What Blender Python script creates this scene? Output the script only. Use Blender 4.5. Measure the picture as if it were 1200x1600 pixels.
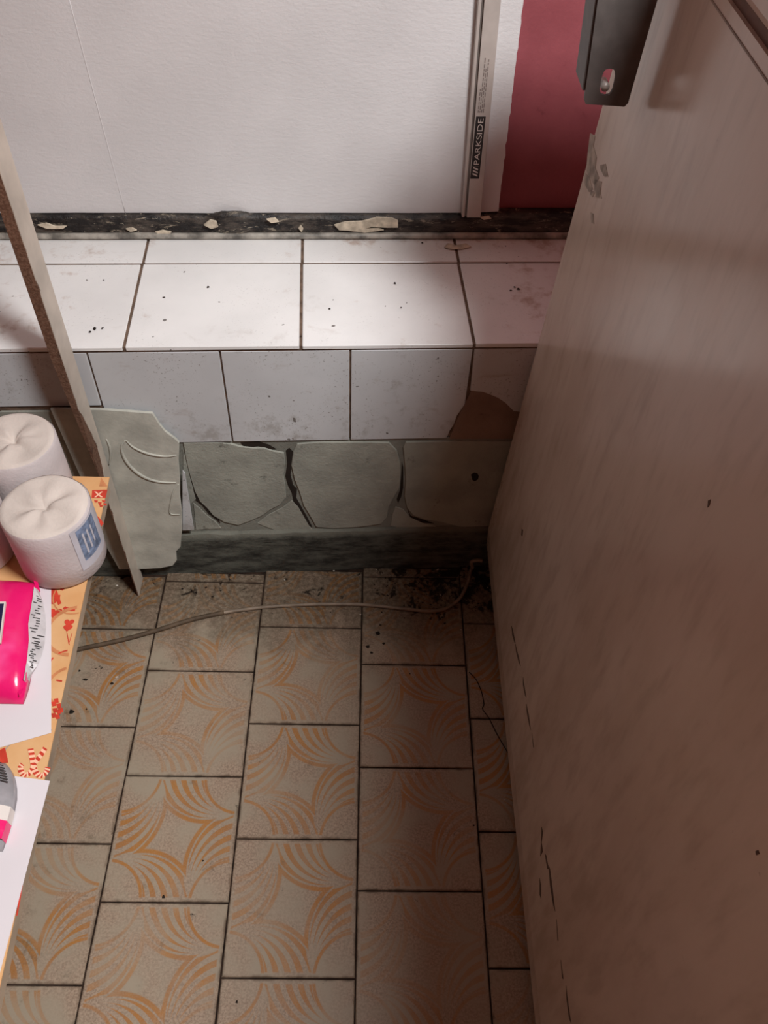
import bpy, bmesh, math, random
from mathutils import Vector, Matrix, noise
random.seed(7)
for o in list(bpy.data.objects): bpy.data.objects.remove(o)
scn = bpy.context.scene
COL = scn.collection

# ------------------------------------------------------------------ camera
RM = Matrix(((0.99944248, -0.02031551, -0.02649537), (-0.00174935, 0.76061815, -0.64919717), (0.03334163, 0.64888158, 0.76015856)))
CP = Vector((0.0047466, -1.0603543, 1.4114530))
FPX = 1325.444
cam = bpy.data.cameras.new('camera'); camo = bpy.data.objects.new('camera', cam); COL.objects.link(camo)
cam.sensor_fit = 'VERTICAL'; cam.sensor_height = 24.0; cam.sensor_width = 18.0; cam.lens = FPX / 1600 * 24.0
cam.clip_start = 0.02
camo.matrix_world = Matrix.Translation(CP) @ RM.to_4x4()
scn.camera = camo

# ------------------------------------------------------------------ world, lamps, exposure
w = bpy.data.worlds.new('world'); scn.world = w; w.use_nodes = True
w.node_tree.nodes['Background'].inputs[0].default_value = (1.0, 0.80, 0.72, 1)
w.node_tree.nodes['Background'].inputs[1].default_value = 0.02
def area(name, loc, target, size, power, color, shape='DISK'):
    l = bpy.data.lights.new(name, 'AREA'); l.shape = shape; l.size = size; l.energy = power; l.color = color
    o = bpy.data.objects.new(name, l); COL.objects.link(o); o.location = loc
    o.rotation_euler = (Vector(target) - Vector(loc)).to_track_quat('-Z', 'Y').to_euler()
    return o
area('ceiling_lamp', (0.66, -0.98, 2.35), (0.66, -0.98, 0.0), 0.42, 51, (0.965, 0.985, 1.0))
vs = scn.view_settings
scn.display_settings.display_device = 'sRGB'
vs.view_transform = 'Standard'; vs.look = 'None'; vs.exposure = 0.22; vs.gamma = 1.0; vs.use_curve_mapping = False

# ------------------------------------------------------------------ geometry helpers
TH = 0.0553; CT, ST = math.cos(TH), math.sin(TH)
def W(u, v, z): return Vector((u*CT - v*ST, u*ST + v*CT, z))        # frame of the tiled ledge: u along, v into the wall
UX = Vector((CT, ST, 0)); VX = Vector((-ST, CT, 0)); ZX = Vector((0, 0, 1))
def hit(x, y, n, c):                                                 # photo point -> point on the plane n.p = c
    d = RM @ Vector(((x-600)/FPX, (800-y)/FPX, -1.0)); n = Vector(n)
    return CP + d*((c - n.dot(CP))/n.dot(d))
def onz(x, y, z): return hit(x, y, (0, 0, 1), z)
def onv(x, y, v): return hit(x, y, VX, v)
def uvz(p): return p.dot(UX), p.dot(VX), p.z
FK, FC = 0.0447, 0.2441                                              # freezer side: X = FC + FK z
def onf(x, y, off=0.0): return hit(x, y, (1, 0, -FK), FC - off)

def link(o, parent=None, label=None, cat=None, group=None, kind=None):
    COL.objects.link(o)
    if parent is not None: o.parent = parent
    if label: o['label'] = label
    if cat: o['category'] = cat
    if group: o['group'] = group
    if kind: o['kind'] = kind
    return o
def mesh(name, verts, faces, mat, smooth=False):
    m = bpy.data.meshes.new(name); m.from_pydata([tuple(v) for v in verts], [], faces); m.update()
    if mat: m.materials.append(mat)
    if smooth:
        for p in m.polygons: p.use_smooth = True
    return m
def from_bm(name, bm, mat, smooth=False):
    bmesh.ops.recalc_face_normals(bm, faces=bm.faces)
    m = bpy.data.meshes.new(name); bm.to_mesh(m); bm.free()
    m.materials.append(mat)
    if smooth:
        for p in m.polygons: p.use_smooth = True
    return m
def put(name, m, parent=None, **k): return link(bpy.data.objects.new(name, m), parent, **k)
def empty(name, loc, **k):
    o = bpy.data.objects.new(name, None); o.empty_display_size = 0.05; o.location = loc
    return link(o, None, **k)
def keep(o, parent):                                                 # parent, leaving the mesh where it stands
    o.parent = parent; o.matrix_parent_inverse = Matrix.Translation(parent.location).inverted(); return o
def add_box(bm, corners):
    vs_ = [bm.verts.new(c) for c in corners]
    for f in ((0,1,2,3),(7,6,5,4),(0,4,5,1),(1,5,6,2),(2,6,7,3),(3,7,4,0)): bm.faces.new([vs_[i] for i in f])
def box(name, a, b, mat, frame=None, bevel=0.0, seg=1):
    bm = bmesh.new(); F = frame or (lambda x, y, z: Vector((x, y, z)))
    (x0,y0,z0),(x1,y1,z1) = a, b
    add_box(bm, [F(x0,y0,z0),F(x1,y0,z0),F(x1,y1,z0),F(x0,y1,z0),F(x0,y0,z1),F(x1,y0,z1),F(x1,y1,z1),F(x0,y1,z1)])
    if bevel: bmesh.ops.bevel(bm, geom=bm.edges[:], offset=bevel, segments=seg, affect='EDGES', profile=0.5)
    return from_bm(name, bm, mat)
def prism(name, pts, n, depth, mat, bevel=0.0, holes=()):
    """polygon pts (3D, planar) is the outer face; it is thickened by depth against n"""
    bm = bmesh.new(); n = Vector(n).normalized()
    if holes:
        es = []
        for lp in (pts,)+tuple(holes):
            vs_ = [bm.verts.new(p) for p in lp]
            es += [bm.edges.new((vs_[i], vs_[(i+1) % len(vs_)])) for i in range(len(vs_))]
        bmesh.ops.triangle_fill(bm, edges=es, use_beauty=True)
        fs = bm.faces[:]
    else:
        fs = [bm.faces.new([bm.verts.new(p) for p in pts])]
    r = bmesh.ops.extrude_face_region(bm, geom=fs)
    bmesh.ops.translate(bm, verts=[g for g in r['geom'] if isinstance(g, bmesh.types.BMVert)], vec=-n*depth)
    if not holes: pass
    bmesh.ops.recalc_face_normals(bm, faces=bm.faces)
    if bevel and not holes:
        top = [e for e in bm.edges if len(e.link_faces) == 2 and e.calc_face_angle(0) > 0.9]
        bmesh.ops.bevel(bm, geom=top, offset=bevel, segments=1, affect='EDGES')
    return from_bm(name, bm, mat)
def tube(name, pts, r, mat, n=10, flat=1.0, closed=False, rad=None):
    P = [Vector(p) for p in pts]
    if len(P) > 2:                                                   # Catmull-Rom smoothing
        Q = []
        for i in range(len(P)-1):
            a, b, c, d = P[max(i-1,0)], P[i], P[i+1], P[min(i+2,len(P)-1)]
            for k in range(5):
                t = k/5; Q.append(0.5*((2*b)+(c-a)*t+(2*a-5*b+4*c-d)*t*t+(3*b-a-3*c+d)*t**3))
        Q.append(P[-1]); P = Q
    V, Fc = [], []
    up = Vector((0.03, 0.02, 1))
    for i, p in enumerate(P):
        t = (P[min(i+1,len(P)-1)]-P[max(i-1,0)]).normalized()
        s = t.cross(up)
        s = s.normalized() if s.length > 1e-4 else Vector((1,0,0))
        q = s.cross(t).normalized()
        rr = r if rad is None else rad(i/(len(P)-1))
        for k in range(n):
            a = 2*math.pi*k/n; V.append(p + s*math.cos(a)*rr + q*math.sin(a)*rr*flat)
    for i in range(len(P)-1):
        for k in range(n): Fc.append((i*n+k, i*n+(k+1) % n, (i+1)*n+(k+1) % n, (i+1)*n+k))
    Fc.append(tuple(range(n))[::-1]); Fc.append(tuple((len(P)-1)*n+k for k in range(n)))
    return mesh(name, V, Fc, mat, True)

# ------------------------------------------------------------------ material helpers
def s2l(c): return tuple((x/255/12.92 if x/255 <= .04045 else ((x/255+.055)/1.055)**2.4) for x in c)
class NT:
    def __init__(s, tree): s.t = tree
    def n(s, typ, **k):
        nd = s.t.nodes.new(typ)
        for a, b in k.items(): setattr(nd, a, b)
        return nd
    def val(s, sock, v):
        if isinstance(v, bpy.types.NodeSocket): s.t.links.new(v, sock)
        else: sock.default_value = v
    def m(s, op, a, b=None, c=None, clamp=False):
        nd = s.n('ShaderNodeMath', operation=op, use_clamp=clamp)
        s.val(nd.inputs[0], a)
        if b is not None: s.val(nd.inputs[1], b)
        if c is not None: s.val(nd.inputs[2], c)
        return nd.outputs[0]
    def smooth(s, x, a, b, lo=0.0, hi=1.0):
        nd = s.n('ShaderNodeMapRange', interpolation_type='SMOOTHSTEP')
        s.val(nd.inputs['Value'], x); nd.inputs['From Min'].default_value = a; nd.inputs['From Max'].default_value = b
        nd.inputs['To Min'].default_value = lo; nd.inputs['To Max'].default_value = hi
        return nd.outputs[0]
    def mix(s, f, a, b, blend='MIX'):
        nd = s.n('ShaderNodeMix', data_type='RGBA', blend_type=blend)
        s.val(nd.inputs[0], f)
        for sock, v in ((nd.inputs[6], a), (nd.inputs[7], b)):
            if isinstance(v, bpy.types.NodeSocket): s.t.links.new(v, sock)
            else: sock.default_value = (*v, 1) if len(v) == 3 else v
        return nd.outputs[2]
    def noise(s, vec, scale, detail=4, rough=0.55, dist=0.0):
        nd = s.n('ShaderNodeTexNoise'); nd.inputs['Scale'].default_value = scale
        nd.inputs['Detail'].default_value = detail; nd.inputs['Roughness'].default_value = rough; nd.inputs['Distortion'].default_value = dist
        if vec is not None: s.t.links.new(vec, nd.inputs['Vector'])
        return nd.outputs[0]
    def pos(s): return s.n('ShaderNodeNewGeometry').outputs['Position']
    def sep(s, v):
        nd = s.n('ShaderNodeSeparateXYZ'); s.t.links.new(v, nd.inputs[0]); return nd.outputs
    def vscale(s, v, sc):
        nd = s.n('ShaderNodeMapping'); nd.inputs['Scale'].default_value = sc; s.t.links.new(v, nd.inputs['Vector']); return nd.outputs[0]
def material(name, rough=0.6, spec=0.5):
    m = bpy.data.materials.new(name); m.use_nodes = True
    t = NT(m.node_tree); b = m.node_tree.nodes['Principled BSDF']
    b.inputs['Roughness'].default_value = rough
    b.inputs['Specular IOR Level'].default_value = spec
    return m, t, b
def setc(t, b, c):
    if isinstance(c, bpy.types.NodeSocket): t.t.links.new(c, b.inputs['Base Color'])
    else: b.inputs['Base Color'].default_value = (*c, 1)
def bump(t, b, h, strength, dist=0.002):
    nd = t.n('ShaderNodeBump'); nd.inputs['Strength'].default_value = strength; nd.inputs['Distance'].default_value = dist
    t.t.links.new(h, nd.inputs['Height']); t.t.links.new(nd.outputs[0], b.inputs['Normal'])
def plain(name, rgb, rough=0.6, var=0.10, scale=18, spec=0.4, bmp=0.0, bscale=200, metal=0.0):
    m, t, b = material(name, rough, spec); c = s2l(rgb); p = t.pos()
    n = t.noise(p, scale, 5)
    lo = tuple(x*(1-var*2) for x in c); hi = tuple(min(1, x*(1+var)) for x in c)
    setc(t, b, t.mix(t.smooth(n, .3, .7), lo, hi)); b.inputs['Metallic'].default_value = metal
    if bmp: bump(t, b, t.noise(p, bscale, 3), bmp)
    return m

# grout / screed under the floor tiles
M_grout = plain('floor_grout', (52, 38, 30), .9, .3, 40, .2, .5)
# patterned floor tile
def floor_mat():
    m, t, b = material('patterned_floor_tile', .42, .35)
    uv = t.n('ShaderNodeUVMap'); X = t.sep(uv.outputs[0]); u, v = X[0], X[1]
    iu = t.m('SUBTRACT', 1.0, u); iv = t.m('SUBTRACT', 1.0, v)
    coords = [(u, v), (v, iu), (iu, iv), (iv, u)]
    P = t.pos(); Ps = t.sep(P)
    rnd = t.n('ShaderNodeObjectInfo').outputs['Random']
    sA, sB = [], []
    for a, c in coords:
        d = t.m('SQRT', t.m('ADD', t.m('MULTIPLY', a, a), t.m('MULTIPLY', c, c)))
        sA.append(t.m('SUBTRACT', d, 0.31))
        a2 = t.m('ADD', a, 0.0985); c2 = t.m('SUBTRACT', c, 0.272)
        sB.append(t.m('SUBTRACT', 0.461, t.m('SQRT', t.m('ADD', t.m('MULTIPLY', a2, a2), t.m('MULTIPLY', c2, c2)))))
    mask = None
    for i in range(4):
        tot = t.m('MAXIMUM', t.m('ADD', sA[i], sB[i]), 0.001)
        q = t.m('DIVIDE', sA[i], tot)
        wave = t.m('SINE', t.m('ADD', t.m('MULTIPLY', q, 2*math.pi*4.6), 0.2))
        wid = t.smooth(tot, 0.06, 0.36)
        thr = t.m('SUBTRACT', 0.98, t.m('MULTIPLY', wid, 1.22))
        st = t.smooth(t.m('SUBTRACT', wave, thr), -0.05, 0.35)
        st = t.m('MULTIPLY', st, t.smooth(sA[i], 0.012, 0.02))
        st = t.m('MULTIPLY', st, t.smooth(sB[i], 0.004, 0.012))
        st = t.m('MULTIPLY', st, t.smooth(sB[i-1], -0.03, -0.018, 1.0, 0.0))
        st = t.m('MULTIPLY', st, t.smooth(coords[i][0], 0.03, 0.045))
        ring = t.smooth(t.m('ABSOLUTE', sA[i]), 0.007, 0.017, 1.0, 0.0)
        ring = t.m('MULTIPLY', ring, t.m('MULTIPLY', t.smooth(coords[i][0], 0.025, 0.04), t.smooth(coords[i][1], 0.025, 0.04)))
        k = t.m('MAXIMUM', st, ring)
        mask = k if mask is None else t.m('MAXIMUM', mask, k)
    mb = t.m('MAXIMUM', t.m('MAXIMUM', sB[0], sB[1]), t.m('MAXIMUM', sB[2], sB[3]))
    star = t.m('MULTIPLY', t.smooth(mb, -0.044, -0.030), t.smooth(mb, -0.008, 0.0, 1.0, 0.0))
    mask = t.m('MAXIMUM', mask, star)
    wear = t.m('ADD', t.noise(P, 9, 3), t.m('MULTIPLY', t.m('SUBTRACT', rnd, 0.5), 0.25))
    mask = t.m('MULTIPLY', mask, t.smooth(wear, 0.34, 0.66, 0.28, .92))
    mask = t.m('MULTIPLY', mask, t.smooth(t.noise(P, 500, 2), 0.3, 0.6, 0.72, 1.0))
    base = t.mix(t.smooth(t.noise(P, 300, 3, .7), .36, .64), s2l((142, 121, 102)), s2l((172, 150, 129)))
    base = t.mix(t.smooth(t.noise(P, 14, 4), .35, .7), base, s2l((160, 146, 126)))
    ink = t.mix(t.smooth(t.noise(P, 30, 3), .35, .65), s2l((170, 112, 46)), s2l((160, 108, 58)))
    col = t.mix(mask, base, ink)
    # trodden dirt towards the step
    near = t.smooth(Ps[1], -0.34, -0.06)
    d1 = t.m('MULTIPLY', t.smooth(t.m('ADD', t.noise(P, 16, 6, .65), t.m('MULTIPLY', near, .44)), .55, .86), t.m('MULTIPLY_ADD', near, .76, .1))
    d1 = t.m('MULTIPLY', d1, t.smooth(t.noise(P, 120, 5, .75), .34, .62, .45, 1.0))
    col = t.mix(d1, col, s2l((80, 66, 52)))
    near2 = t.smooth(Ps[1], -0.20, -0.04)
    right = t.smooth(Ps[0], -0.05, 0.24)
    sp = t.m('ADD', t.noise(P, 34, 6, .7, .6), t.m('MULTIPLY', near2, t.m('MULTIPLY_ADD', right, .15, .08)))
    col = t.mix(t.smooth(sp, .66, .74), col, s2l((30, 22, 16)))
    left = t.smooth(Ps[0], -0.60, -0.34, 1.0, 0.0)
    d3 = t.smooth(t.m('ADD', t.noise(P, 24, 5, .7), t.m('MULTIPLY', left, .12)), .60, .78)
    col = t.mix(t.m('MULTIPLY', d3, .55), col, s2l((92, 80, 62)))
    # grime in the tile edge
    e = t.m('MINIMUM', t.m('MINIMUM', u, iu), t.m('MINIMUM', v, iv))
    eg = t.m('MULTIPLY', t.smooth(e, 0.008, 0.032, 1.0, 0.0), t.smooth(t.noise(P, 45, 3), .4, .65))
    col = t.mix(t.m('MULTIPLY', eg, .6), col, s2l((80, 62, 46)))
    setc(t, b, col)
    bump(t, b, t.noise(P, 300, 3), .12, .001)
    return m
M_floor = floor_mat()

def tile_mat(name, rgb, dirt, speck, rough=.3, stain=None, big=None):
    m, t, b = material(name, rough, .4); P = t.pos(); Ps = t.sep(P)
    c = s2l(rgb)
    rnd = t.n('ShaderNodeObjectInfo').outputs['Random']
    col = t.mix(t.smooth(t.noise(P, 7, 4), .3, .75), c, tuple(x*.9 for x in c))
    col = t.mix(t.m('MULTIPLY', rnd, .12), col, tuple(x*.75 for x in c))
    sp = t.m('MULTIPLY', t.smooth(t.noise(P, 260, 3, .7), .60, .70), t.smooth(t.noise(P, 11, 3), .40, .62))
    col = t.mix(t.m('MULTIPLY', sp, speck), col, s2l((96, 84, 74)))
    sm = t.smooth(t.noise(t.vscale(P, (1, 1, 2.5)), 20, 6, .65, .4), .58, .80)
    col = t.mix(t.m('MULTIPLY', sm, dirt), col, s2l((150, 128, 108)))
    dots = t.smooth(t.noise(P, 75, 1, .3), .775, .80)
    col = t.mix(t.m('MULTIPLY', dots, .8), col, s2l((70, 58, 48)))
    if stain: col = stain(t, P, Ps, col)
    setc(t, b, col)
    bump(t, b, t.noise(P, 25, 2), .05, .002)
    return m
def ledge_stain(t, P, Ps, col):
    back = t.smooth(Ps[1], .235, .31); right = t.smooth(Ps[0], .19, .29)
    left = t.smooth(Ps[0], -.52, -.40, 1.0, 0.0)
    f = t.smooth(t.m('ADD', t.noise(P, 22, 6, .65), t.m('MULTIPLY', t.m('MAXIMUM', t.m('MAXIMUM', back, right), t.m('MULTIPLY', left, .7)), .16)), .62, .86)
    return t.mix(t.m('MULTIPLY', f, .7), col, s2l((168, 132, 106)))
def riser_stain(t, P, Ps, col):
    low = t.smooth(Ps[2], .36, .50, 1.0, 0.0)
    f = t.smooth(t.m('ADD', t.noise(P, 26, 6, .7), t.m('MULTIPLY', low, .10)), .58, .78)
    return t.mix(t.m('MULTIPLY', f, .45), col, s2l((128, 118, 104)))
M_ledge = tile_mat('white_ledge_tile', (238, 236, 233), .25, .3, .26, ledge_stain)
M_riser = tile_mat('grey_white_riser_tile', (206, 207, 208), .45, 1.0, .34, riser_stain)

def mortar_mat(name, a, b_, c_):
    m, t, b = material(name, .92, .15); P = t.pos()
    col = t.mix(t.smooth(t.noise(P, 12, 5), .3, .7), s2l(a), s2l(b_))
    col = t.mix(t.m('MULTIPLY', t.smooth(t.noise(P, 28, 6, .7), .60, .74), .8), col, s2l(c_))
    setc(t, b, col); bump(t, b, t.noise(P, 120, 5, .7), .5, .003)
    return m
M_mortar = mortar_mat('pale_mortar', (168, 168, 156), (146, 146, 136), (86, 86, 78))
M_base = mortar_mat('dark_masonry', (84, 82, 74), (62, 60, 54), (34, 32, 28))
M_bed = mortar_mat('grey_mortar_bed', (140, 140, 130), (120, 119, 110), (70, 68, 60))
M_joint = plain('brown_tile_joint', (112, 92, 78), .9, .2, 60, .2)
M_brown = mortar_mat('brown_glue_bed', (152, 128, 112), (134, 110, 96), (104, 84, 72))
def mould_mat():
    m, t, b = material('mouldy_skirting', .85, .25); P = t.pos(); z = t.sep(P)[2]
    col = t.mix(t.smooth(t.noise(t.vscale(P, (1, 1, 3)), 16, 6, .7), .35, .68), s2l((98, 98, 89)), s2l((46, 44, 40)))
    col = t.mix(t.smooth(t.noise(t.vscale(P, (.5, 1, 4)), 30, 5, .7), .60, .72), col, s2l((24, 22, 20)))
    top = t.smooth(z, .100, .114); col = t.mix(t.m('MULTIPLY', top, .6), col, s2l((130, 128, 116)))
    setc(t, b, col); bump(t, b, t.noise(P, 90, 5, .7), .6, .003)
    return m
M_mould = mould_mat()
M_tar = None
def tar_mat():
    m, t, b = material('tarred_sill_strip', .45, .4); P = t.pos()
    Q = t.vscale(P, (1, 1, 4))
    col = t.mix(t.smooth(t.noise(Q, 20, 5, .65), .42, .62), s2l((30, 27, 26)), s2l((78, 70, 63)))
    col = t.mix(t.m('MULTIPLY', t.smooth(t.noise(Q, 30, 6, .75, .5), .57, .64), .8), col, s2l((150, 138, 120)))
    col = t.mix(t.smooth(t.noise(Q, 44, 6, .8, .5), .64, .66), col, s2l((200, 188, 168)))
    setc(t, b, col); bump(t, b, t.noise(P, 80, 5, .7), .6, .004)
    return m
M_tar = tar_mat()
M_bead = plain('grey_sill_bead', (156, 150, 140), .45, .35, 30, .4, .3, 120)
M_flake = plain('peeled_cream_paint', (206, 192, 170), .6, .18, 60, .3, .4, 150)
def red_mat():
    m, t, b = material('raspberry_wall_paint', .5, .35); P = t.pos()
    c = t.mix(t.smooth(t.noise(P, 10, 5), .3, .7), s2l((158, 84, 90)), s2l((144, 74, 80)))
    c = t.mix(t.m('MULTIPLY', t.smooth(t.noise(P, 40, 4), .64, .75), .35), c, s2l((96, 44, 48)))
    setc(t, b, c); bump(t, b, t.noise(P, 160, 4), .2, .002); return m
M_red = red_mat()
def foam_mat():
    m, t, b = material('white_polystyrene', .75, .25); P = t.pos()
    setc(t, b, t.mix(t.smooth(t.noise(P, 6, 3), .3, .7), s2l((216, 213, 212)), s2l((208, 205, 204))))
    h = t.m('ADD', t.noise(t.vscale(P, (1, 1, 2.2)), 90, 3), t.m('MULTIPLY', t.noise(P, 260, 2), .5))
    bump(t, b, h, .22, .003); return m
M_foam = foam_mat()
M_alu = plain('pale_aluminium', (196, 186, 178), .42, .06, 20, .5, 0, 100, .15)
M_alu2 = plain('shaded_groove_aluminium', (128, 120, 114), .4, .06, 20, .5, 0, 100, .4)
M_black = plain('black_print', (46, 42, 41), .5, .05)
M_white = plain('white_print', (214, 204, 196), .5, .03)
M_greyprint = plain('grey_small_print', (132, 120, 114), .5, .05)
def freezer_mat():
    m, t, b = material('white_enamel_panel', .22, .5); P = t.pos(); Ps = t.sep(P)
    low = t.smooth(Ps[2], .10, .75, 1.0, 0.0)
    n1 = t.noise(t.vscale(P, (1, 1.2, .5)), 6, 5, .6)
    col = t.mix(t.smooth(n1, .35, .7), s2l((209, 190, 176)), s2l((197, 176, 161)))
    g = t.smooth(t.m('ADD', t.noise(t.vscale(P, (1, 3, .8)), 14, 3, .6), t.m('MULTIPLY', low, .10)), .45, .80)
    col = t.mix(t.m('MULTIPLY', g, .30), col, s2l((150, 128, 110)))
    rear = t.smooth(Ps[1], -.12, .0)
    g2 = t.smooth(t.m('ADD', t.noise(P, 90, 5, .75), t.m('MULTIPLY', t.m('MULTIPLY', rear, low), .20)), .66, .80)
    col = t.mix(t.m('MULTIPLY', g2, .55), col, s2l((104, 84, 68)))
    setc(t, b, col)
    r = t.smooth(t.noise(P, 12, 4), .3, .7, .15, .25); t.t.links.new(r, b.inputs['Roughness'])
    bump(t, b, t.noise(P, 5, 1), .05, .006)
    return m
M_frz = freezer_mat()
M_gasket = plain('brown_rubber_gasket', (122, 76, 50), .6, .2)
M_seam = plain('dull_seam_line', (140, 120, 106), .6, .1)
M_steel = plain('dark_grey_steel', (88, 81, 78), .5, .10, 40, .5, .1, 80, .15)
M_scuff = plain('grey_scuff_mark', (166, 150, 136), .7, .2, 60)
M_scratch = plain('dark_scratch', (84, 62, 50), .7, .2, 60)
M_lam = plain('cream_laminate', (196, 184, 170), .45, .10, 14, .35)
def chip_mat():
    m, t, b = material('raw_chipboard_edge', .85, .2); P = t.pos()
    col = t.mix(t.smooth(t.noise(P, 220, 3, .7), .38, .62), s2l((98, 70, 55)), s2l((122, 92, 75)))
    col = t.mix(t.smooth(t.noise(P, 30, 4), .55, .7), col, s2l((84, 60, 48)))
    setc(t, b, col); bump(t, b, t.noise(P, 300, 3), .4, .002); return m
M_chip = chip_mat()
M_emb = plain('off_white_embossed_foam', (188, 186, 174), .7, .10, 20, .3, .25, 160)
M_cord = plain('grey_cable_sheath', (142, 124, 106), .5, .15, 40)
M_cordd = plain('grimy_cable', (96, 78, 60), .7, .2, 40)
M_wood = plain('pale_table_wood', (170, 150, 128), .6, .12, 12)
def cloth_mat():
    m, t, b = material('orange_beige_festive_oilcloth', .4, .35); P = t.pos()
    col = t.mix(t.smooth(t.noise(P, 16, 4), .3, .7), s2l((206, 154, 102)), s2l((214, 170, 122)))
    setc(t, b, col); bump(t, b, t.noise(P, 30, 2), .10, .003); return m
M_cloth = cloth_mat()
M_redink = plain('red_cloth_print', (196, 62, 44), .45, .10, 60)
M_orink = plain('orange_cloth_print', (196, 128, 84), .45, .08, 60)
M_lightink = plain('pale_cloth_print', (240, 190, 158), .45, .05, 60)
M_paper = plain('white_paper_sheet', (212, 205, 207), .7, .02, 8, .3)
M_tissue = plain('greyish_white_tissue', (204, 194, 192), .85, .05, 16, .15, .25, 260)
M_fold = plain('tissue_end', (202, 190, 180), .85, .05, 16, .15, .25, 260)
M_blue = plain('blue_grey_label_print', (128, 142, 168), .45, .25, 120)
M_film = plain('milky_film_label', (204, 200, 206), .3, .04, 40, .5)
M_pink = None
def pink_mat():
    m, t, b = material('glossy_pink_film', .22, .6); P = t.pos()
    col = t.mix(t.smooth(t.noise(P, 14, 3), .52, .80), s2l((226, 24, 104)), s2l((238, 96, 160)))
    setc(t, b, col); bump(t, b, t.noise(P, 38, 3, .5), .30, .004); return m
M_pink = pink_mat()
M_silver = plain('silver_grey_film', (196, 190, 190), .32, .10, 50, .5, .2, 60)
M_silverd = plain('grey_film_band', (150, 146, 148), .32, .10, 50, .5, .2, 60)
M_navy = plain('navy_print', (34, 32, 66), .35, .05)
M_crumb = plain('pale_plaster', (206, 196, 182), .8, .1)
M_dirt = plain('dark_dirt', (40, 30, 22), .95, .2)
M_beige = plain('dull_red_brown_wall_paint', (128, 82, 68), .8, .05)  # colour invented for the unseen walls, tuned to redden their bounce light
M_plaster = plain('ceiling_plaster', (160, 138, 124), .9, .05)

# ------------------------------------------------------------------ SETTING: floor with its tiles
floor = put('floor', box('floor', (-1.42, -1.85, -0.06), (1.17, 0.10, -0.0035), M_grout), kind='structure')
TS, TY = 0.2, 0.2047; J1 = -0.3903; G = 0.0013
offs = {0: -.1654, 1: -.0501, 2: -.1549, 3: -.0300, 4: -.1398}
tile_cache = {}
def floor_tile_mesh(v0, v1, u0=0.0, u1=1.0):
    key = (round(v0, 3), round(v1, 3), round(u0, 3), round(u1, 3))
    if key in tile_cache: return tile_cache[key]
    x0, x1 = (u0-.5)*TS+G, (u1-.5)*TS-G
    y1, y0 = (.5-v0)*TY-G, (.5-v1)*TY+G
    b = .0014; zt = 0.0; zb = -.006
    V = [(x0,y0,zb),(x1,y0,zb),(x1,y1,zb),(x0,y1,zb),(x0,y0,zt-b),(x1,y0,zt-b),(x1,y1,zt-b),(x0,y1,zt-b),
         (x0+b,y0+b,zt),(x1-b,y0+b,zt),(x1-b,y1-b,zt),(x0+b,y1-b,zt)]
    Fc = [(3,2,1,0),(8,9,10,11)]
    for i in range(4):
        j = (i+1) % 4; Fc += [(i,j,4+j,4+i),(4+i,4+j,8+j,8+i)]
    m = mesh('floor_tile', V, Fc, M_floor); uvl = m.uv_layers.new(name='UVMap')
    for lp in m.loops:
        c = m.vertices[lp.vertex_index].co; uvl.data[lp.index].uv = (c.x/TS+.5, .5-c.y/TY)
    tile_cache[key] = m; return m
for c in range(-4, 8):
    off = offs.get(c, -.16 if c % 2 == 0 else -.045)
    x0 = J1 + (c-1)*TS
    lim = (x0+TS*.5)*TH - .012                                        # front of the skirting
    for r in range(-1, 8):
        ytop = off - r*TY
        if ytop - TY > lim - .004: continue
        v0 = 0.0
        if ytop > lim: v0 = (ytop - lim)/TY
        t = put('floor_tile', floor_tile_mesh(v0, 1.0), floor)
        t.location = (x0+TS/2, ytop-TY/2, random.uniform(-.0006, .0004)); t.rotation_euler = (random.uniform(-.002,.002), random.uniform(-.002,.002), random.uniform(-.003,.003))

# back wall and the tiled masonry ledge
UL, UR = -1.40, 1.15
put('wall_back', box('wall_back', (UL, .335, -.05), (UR, .45, 2.40), M_red, W), kind='structure')
put('wall_left', box('wall_left', (-1.52, -1.85, -.05), (-1.42, .30, 2.45), M_beige), kind='structure')  # unseen left, right and front walls, added for warm bounce into shaded areas
put('wall_right', box('wall_right', (1.17, -1.85, -.05), (1.27, .45, 2.45), M_beige), kind='structure')
put('wall_front', box('wall_front', (-1.52, -1.95, -.05), (1.27, -1.85, 2.45), M_beige), kind='structure')
put('ceiling', box('ceiling', (-1.52, -1.95, 2.40), (1.27, .50, 2.50), M_plaster), kind='structure')  # unseen ceiling, added with those walls to bounce the lamp light
HL, HB = 0.5666, 0.3633
ledge = put('wall_ledge', box('wall_ledge', (UL, .008, -.004), (UR, .336, .564), M_base, W), kind='structure')
put('grout_bed', box('grout_bed', (UL, .0005, .5645), (UR, .301, .5700), M_joint, W), ledge)
put('grout_bed', box('grout_bed', (UL, .0030, HB+.003), (UR, .0078, .5603), M_joint, W), ledge)
# tiles on the top of the ledge
def flat_tile(name, pts, n, depth, mat, parent, bevel=.0012):
    return put(name, prism(name, pts, n, depth, mat, bevel), parent)
lx = [-1.1793, -.9083, -.6372, -.3662, -.0952, .1777, .4490, .7200, .991, 1.14]
ZT = 0.5728; g = .0024
for i in range(len(lx)-1):
    a, b_ = lx[i]+g, lx[i+1]-g; dz = random.uniform(-.0006, .0006)
    flat_tile('ledge_tile', [W(a, -.0022, ZT+dz), W(b_, -.0022, ZT+dz), W(b_, .2236-g*1.1, ZT+dz), W(a, .2236-g*1.1, ZT+dz)], ZX, .0078, M_ledge, ledge)
    flat_tile('ledge_tile', [W(a+.001, .2236+g*1.1, ZT+dz), W(b_+.001, .2236+g*1.1, ZT+dz), W(b_+.001, .300, ZT+dz), W(a+.001, .300, ZT+dz)], ZX, .0078, M_ledge, ledge)
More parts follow.
